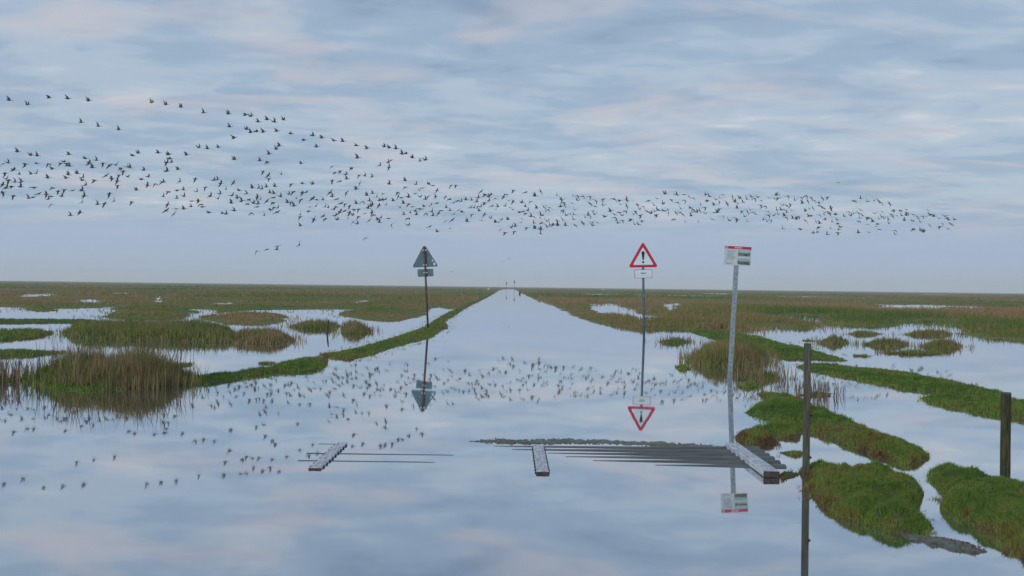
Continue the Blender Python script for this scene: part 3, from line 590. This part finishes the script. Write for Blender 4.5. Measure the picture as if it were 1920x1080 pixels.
T = '''A 68,115 213,150 380,97 525,103 687,120 1180,133 1290,150 630,288 765,318 922,344 133,517 238,544 288,548 535,538 1030,547 1075,527 1230,525 1308,540 660,568 25,610 62,602 195,610 283,607 377,612 470,605 495,595 518,608 540,628 693,602 750,583 800,608 718,640 850,625 900,620 940,643 990,635 1010,640 958,672 1120,660 1300,600 1298,668 105,655 405,652 38,685 152,690 240,690 282,684 370,720 530,695 515,722 598,685 645,715 640,740 735,738 825,703 868,724 925,698 990,710 912,745 915,780 1100,733 1152,712 45,728 65,740 20,772 115,752 165,752 48,797 88,790 158,790 20,835 262,797 410,797 452,825 500,813 565,818 637,815 668,773 103,862 300,845 360,848 375,885 395,865 225,878 258,872 480,863 655,860 850,845 1060,815 1148,778 1210,768 1268,752 1308,828 1270,865 395,930 638,910 760,925 812,922 888,900 1025,907 1303,928 1293,975 548,1013 620,990
B 243,127 422,172 615,180 747,190 790,198 845,242 915,225 972,243 1042,226 622,280 755,300 787,325 832,318 885,322 990,315 1100,335 1270,350 1202,386 657,370 1300,437 385,442 450,450 535,440 150,497 155,530 130,560 175,553 288,500 1010,430 985,455 930,493 660,535 860,545 918,552 1180,567 135,625 222,613 885,632 925,660 930,685 1027,650 105,710 237,706 357,688 500,697 530,692 555,722 655,717 435,753 145,787 215,776 265,772 370,785 597,767 697,776 213,838 267,822 475,820 550,803 533,840 640,817 685,832 718,858 760,800 800,757 850,758 875,765 912,748 977,745 1105,727 1190,723 1272,727 937,795 968,800 1020,825 1085,806 1120,788 1190,793 1220,790 142,885 208,920 190,960 267,920 330,860 380,858 400,885 325,903 413,905 462,950 570,955 598,960 660,935 637,874 775,845 765,883 810,877 840,828 865,845 845,880 838,905 915,860 965,833 963,870 940,925 970,908 1000,912 995,945 895,970 797,953 1075,870 1100,868 1145,838 1178,850 1125,897 1270,840 1305,850 1250,905 1240,940 1295,900 1175,965 1170,985 1280,1000 1175,1052
C 178,118 275,140 342,145 448,178 530,200 457,274 667,187 703,195 757,202 803,243 835,240 883,272 945,298 987,290 718,292 693,310 630,333 703,347 258,342 320,376 280,392 411,350 370,402 373,437 468,412 515,413 570,422 260,453 320,458 475,475 447,517 705,475 828,450 828,503 915,480 1010,478 1045,490 1077,528 965,508 940,527 907,553 1185,490 1223,487 243,545 368,550 260,575 297,595 190,598 530,565 575,550 607,577 655,553 675,597 630,605 650,600 625,645 680,640 735,608 550,608 497,615 447,628 395,650 360,633 330,628 290,655 275,670 230,660 205,655 575,635 560,650 540,663 770,545 775,575 800,585 845,575 855,580 855,635 815,628 790,660 887,655 945,578 985,595 1005,578 1067,575 1143,580 1175,597 320,695 358,688 395,702 430,678 465,676 420,720 383,742 465,732 515,708 570,700 587,718 640,738 615,755 627,775 548,763 425,772 455,787 280,725 300,755 205,753 190,727 118,753 700,745 722,795 850,745 820,715 870,700 915,715 910,685 945,672 975,653 1030,640 1077,627 1037,690 1045,722 993,708 1090,705 1110,685 1150,658 1180,685 1205,625 1245,680 1270,695 1210,710 1240,605 1265,612 1300,600 855,798 1020,810 1078,848 1140,768 1197,757 1180,823 1310,768 518,900 5,950
D 490,235 535,265 600,270 575,295 655,313 745,295 778,268 855,222 990,245 1095,283 1162,235 460,305 440,350 385,330 575,340 530,360 805,335 850,350 950,360 1040,350 990,400 615,398 680,405 660,435 757,398 815,415 850,438 1115,420 1200,410 1225,395 1240,440 1265,415 490,405 450,408 410,415 375,415 470,450 385,495 530,495 500,560 600,535 650,580 690,580 720,552 793,550 925,470 960,460 990,480 1020,445 1050,515 1090,520 1168,500 1160,530 950,540 940,583 1085,590 1170,590 1235,567 830,638 877,622 1003,643 1095,648 1160,660 707,668 760,695 863,687 1160,705 1235,630 1265,615 1300,608 1355,615 1350,565 1412,553 1440,615 1550,615 1635,588 1345,275 1527,280 1580,285 1645,290 1713,290 1395,325 1420,360 1515,365 1570,330 1865,318 1785,340 1720,372 1772,400 1860,388 1385,405 1410,445 1440,408 1445,500 1495,485 1550,440 1535,490 1533,548 1755,450 1770,490 1695,500 1665,525 1725,515 1885,518 1745,580 1745,615 1800,585
E 265,455 307,318 368,340 383,380 450,330 450,397 310,490 325,530 365,470 392,500 435,455 403,560 350,588 495,545 525,488 550,460 605,500 595,435 640,405 570,385 620,570 540,603 578,603 693,340 793,313 757,388 855,373 685,460 725,480 765,455 800,440 780,495 855,440 868,450 912,435 920,478 880,260 990,265 1015,270 958,332 1030,358 1097,268 1150,290 1200,308 1108,338 1005,475 1060,425 1050,475 1080,490 1165,420 1200,440 1185,460 1175,505 1240,465 1270,445 980,545 1107,575 1255,575 1340,270 1380,290 1355,343 1285,378 1328,415 1340,480 1430,385 1490,430 1435,470 1470,470 1415,548 1455,325 1495,355 1500,305 1535,270 1580,372 1640,295 1665,350 1700,370 1760,355 1720,310 1800,320 1855,295 1890,315 1690,420 1745,455 1535,510 1600,560 1660,530 1690,555 1775,515 1810,465 1840,440 1870,470 1905,490 1805,570
F 100,232 130,262 195,240 125,305 165,312 262,215 285,212 245,245 275,240 362,222 422,258 480,237 518,220 537,268 570,240 597,262 632,277 487,285 665,242 708,232 265,345 300,295 320,305 355,310 383,297 305,345 335,345 350,365 395,350 188,360 190,390 235,393 275,383 330,395 345,410 405,418 440,410 460,405 147,430 180,445 215,437 315,507 470,512 515,355 550,335 582,328 545,400 565,395 515,440 640,310 665,325 685,330 740,328 640,390 680,385 690,365 720,375 735,370 780,385 685,430 610,450 640,462 630,500 620,540 583,548 707,560 750,448 790,430 800,465 825,495 735,505 805,515 800,545 945,267 1000,245 1057,268 1120,262 1155,265 1175,280 1195,300 1255,290 1000,345 860,400 900,362 915,395 940,375 985,375 990,415 1020,395 1060,410 1075,418 985,445 1065,472 1105,447 1125,375 1190,360 1185,405 1160,425 1205,420 1245,430 1250,462 1150,470 1135,490 1165,515 1075,540 980,545 1270,385 1290,345 1280,400 1320,395 1350,352 1360,393 1400,340 1400,390 1415,370 1380,435 1460,385 1495,400 1510,415 1455,440 1525,450 1545,400 1575,405 1610,390 1640,400 1590,345 1690,420 1605,478 1465,510 1305,525 1303,558 1525,525 1548,535 1560,520 1695,490 1720,465 1740,400 1760,415 1775,430 1790,465 1800,475 1825,430 1770,510'''
FRAME = {'A': (0, 160, 4.153), 'B': (280, 170, 4.153), 'C': (560, 230, 4.153), 'D': (820, 320, 6.0), 'E': (1100, 320, 6.0), 'F': (1400, 320, 4.683)}
birds = []
for ln in T.split('\n'):
    ox, oy, sc = FRAME[ln[0]]
    birds += [(ox + float(a) / sc, oy + float(b) / sc) for a, b in (p.split(',') for p in ln[2:].split())]
birds += [(500, 468), (521, 462), (519, 468), (481, 471)]
birds.sort(key=lambda b: b[0])
rest_v, rest_f, rest_l = [], [], []; nv0 = 0
for i, (bx, by) in enumerate(birds):
    Yd = 150 + max(0, bx) / 1800 * 62 + random.uniform(-7, 7)
    lead = by < 300 and bx < 820
    if lead: Yd = 150 + random.uniform(-3, 3)
    p = at_dist(np.array([bx]), np.array([by]), np.array([Yd]))[0]
    me = random.choice(POSES if not lead else [POSES[k] for k in (0, 5, 7, 1, 0)])
    rot = (random.gauss(0, .22), random.gauss(-.03, .12), random.gauss(-.15 if bx > 1000 else .25, .32))
    if not lead and random.random() < .75:
        rot = (random.gauss(-.6 if bx < 1000 else .6, .3), random.gauss(0, .15), random.gauss(1.0, .45))
    scl = random.uniform(.98, 1.18) * (1.1 if bx > 1000 else 1.0)
    if i < 300:                                            # the nearest ones
        o = bpy.data.objects.new('flying_goose', me); COL.objects.link(o); o.location = p; o.rotation_euler = rot; o.scale = (scl,) * 3
        if lead: tag(o, 'dark goose in the loose strings flying above the dense flock', 'goose', 'geese in loose strings')
        else: tag(o, 'dark goose on the wing within the dense band of the flock', 'goose', 'geese of the dense flock')
    else:
        M4 = Matrix.LocRotScale(Vector(p), __import__('mathutils').Euler(rot), Vector((scl,) * 3))
        co = np.empty(len(me.vertices) * 3); me.vertices.foreach_get('co', co); co = co.reshape(-1, 3)
        m = np.array(M4); rest_v.append(co @ m[:3, :3].T + m[:3, 3])
        for pl in me.polygons: rest_f += [nv0 + v for v in pl.vertices]; rest_l.append(len(pl.vertices))
        nv0 += len(co)
o = mesh_np('goose_flock', np.concatenate(rest_v), rest_f, rest_l, GOOSE, smooth=True)
tag(o, 'remaining dark geese crowding the long flying flock', 'flock', kind='stuff')
for bx, by, Yd, nm in ((955, 485, 260, 'larger of two faint gliding birds low over the flooded road'), (943.5, 490.5, 300, 'smaller of two faint gliding birds low over the flooded road'), (847, 509.5, 260, 'lone small bird flying low right of the grey sign back'), (1572, 342.5, 260, 'lone small bird high above the right end of the flock'), (561, 459, 190, 'lone bird flying below the flock'), (685, 447, 190, 'lone goose just under the middle of the flock')):
    if nm.startswith('lone bird flying') or nm.startswith('lone goose'): continue
    o = bpy.data.objects.new('flying_bird', POSES[2]); COL.objects.link(o)
    o.location = at_dist(np.array([bx]), np.array([by]), np.array([Yd]))[0]; o.rotation_euler = (0, 0, 1.45 if by > 480 else .3); tag(o, nm, 'bird')

# ------------------------------------------------------------------ white birds on the marsh
def white_bird(px, py, h, label, up=0.1):
    x, y = gp(px, py); bm = bmesh.new(); prev = None      # body to neck to head as one loft
    for cx, cz, r in ((-.50, .42, .02), (-.36, .44, .10), (-.10, .42, .20), (.12, .44, .18), (.24, .56, .09), (.26, .72, .06), (.24, .86, .055), (.31, .93, .075), (.42, .92, .05), (.55, .89, .012)):
        dx, dz = (1, 0) if cx < .2 or cx > .3 else (.3, 1)
        nl = math.hypot(dx, dz); ux, uz = -dz / nl, dx / nl
        ring = [bm.verts.new((cx + ux * r * math.sin(a), r * .85 * math.cos(a), cz + uz * r * math.sin(a))) for a in [i * math.pi / 4 for i in range(8)]]
        if prev:
            for j in range(8): bm.faces.new((prev[j], prev[(j + 1) % 8], ring[(j + 1) % 8], ring[j]))
        else: bm.faces.new(ring[::-1])
        prev = ring
    bm.faces.new(prev)
    for s in (-.07, .07): tube(bm, (0, s, .28), (.02, s, -.12), .02, .015, 6)
    bmesh.ops.recalc_face_normals(bm, faces=bm.faces)
    o = bm_obj('white_bird', bm, WHITEBIRD, smooth=True); o.location = (x, y, up); o.scale = (h,) * 3; tag(o, label, 'bird')
white_bird(916, 545, 1.0, 'white bird resting in the grass on the far left bank of the road')
white_bird(1130, 545, 1.0, 'white bird far out on the marsh left of the warning sign')
white_bird(297, 566, .32, 'white wading bird standing at a small pool on the left marsh')

# ------------------------------------------------------------------ haze
hm = bpy.data.materials.new('haze'); hm.use_nodes = True; t = hm.node_tree; t.nodes.clear()
pv = t.nodes.new('ShaderNodeVolumePrincipled'); pv.inputs['Color'].default_value = (0.97, 0.98, 1.0, 1); pv.inputs['Density'].default_value = 0.00028
oo = t.nodes.new('ShaderNodeOutputMaterial'); t.links.new(pv.outputs[0], oo.inputs['Volume'])
bm = bmesh.new(); box(bm, (0, 2500, 22.5), (10400, 5400, 47.5)); o = bm_obj('haze', bm, hm); o['kind'] = 'stuff'
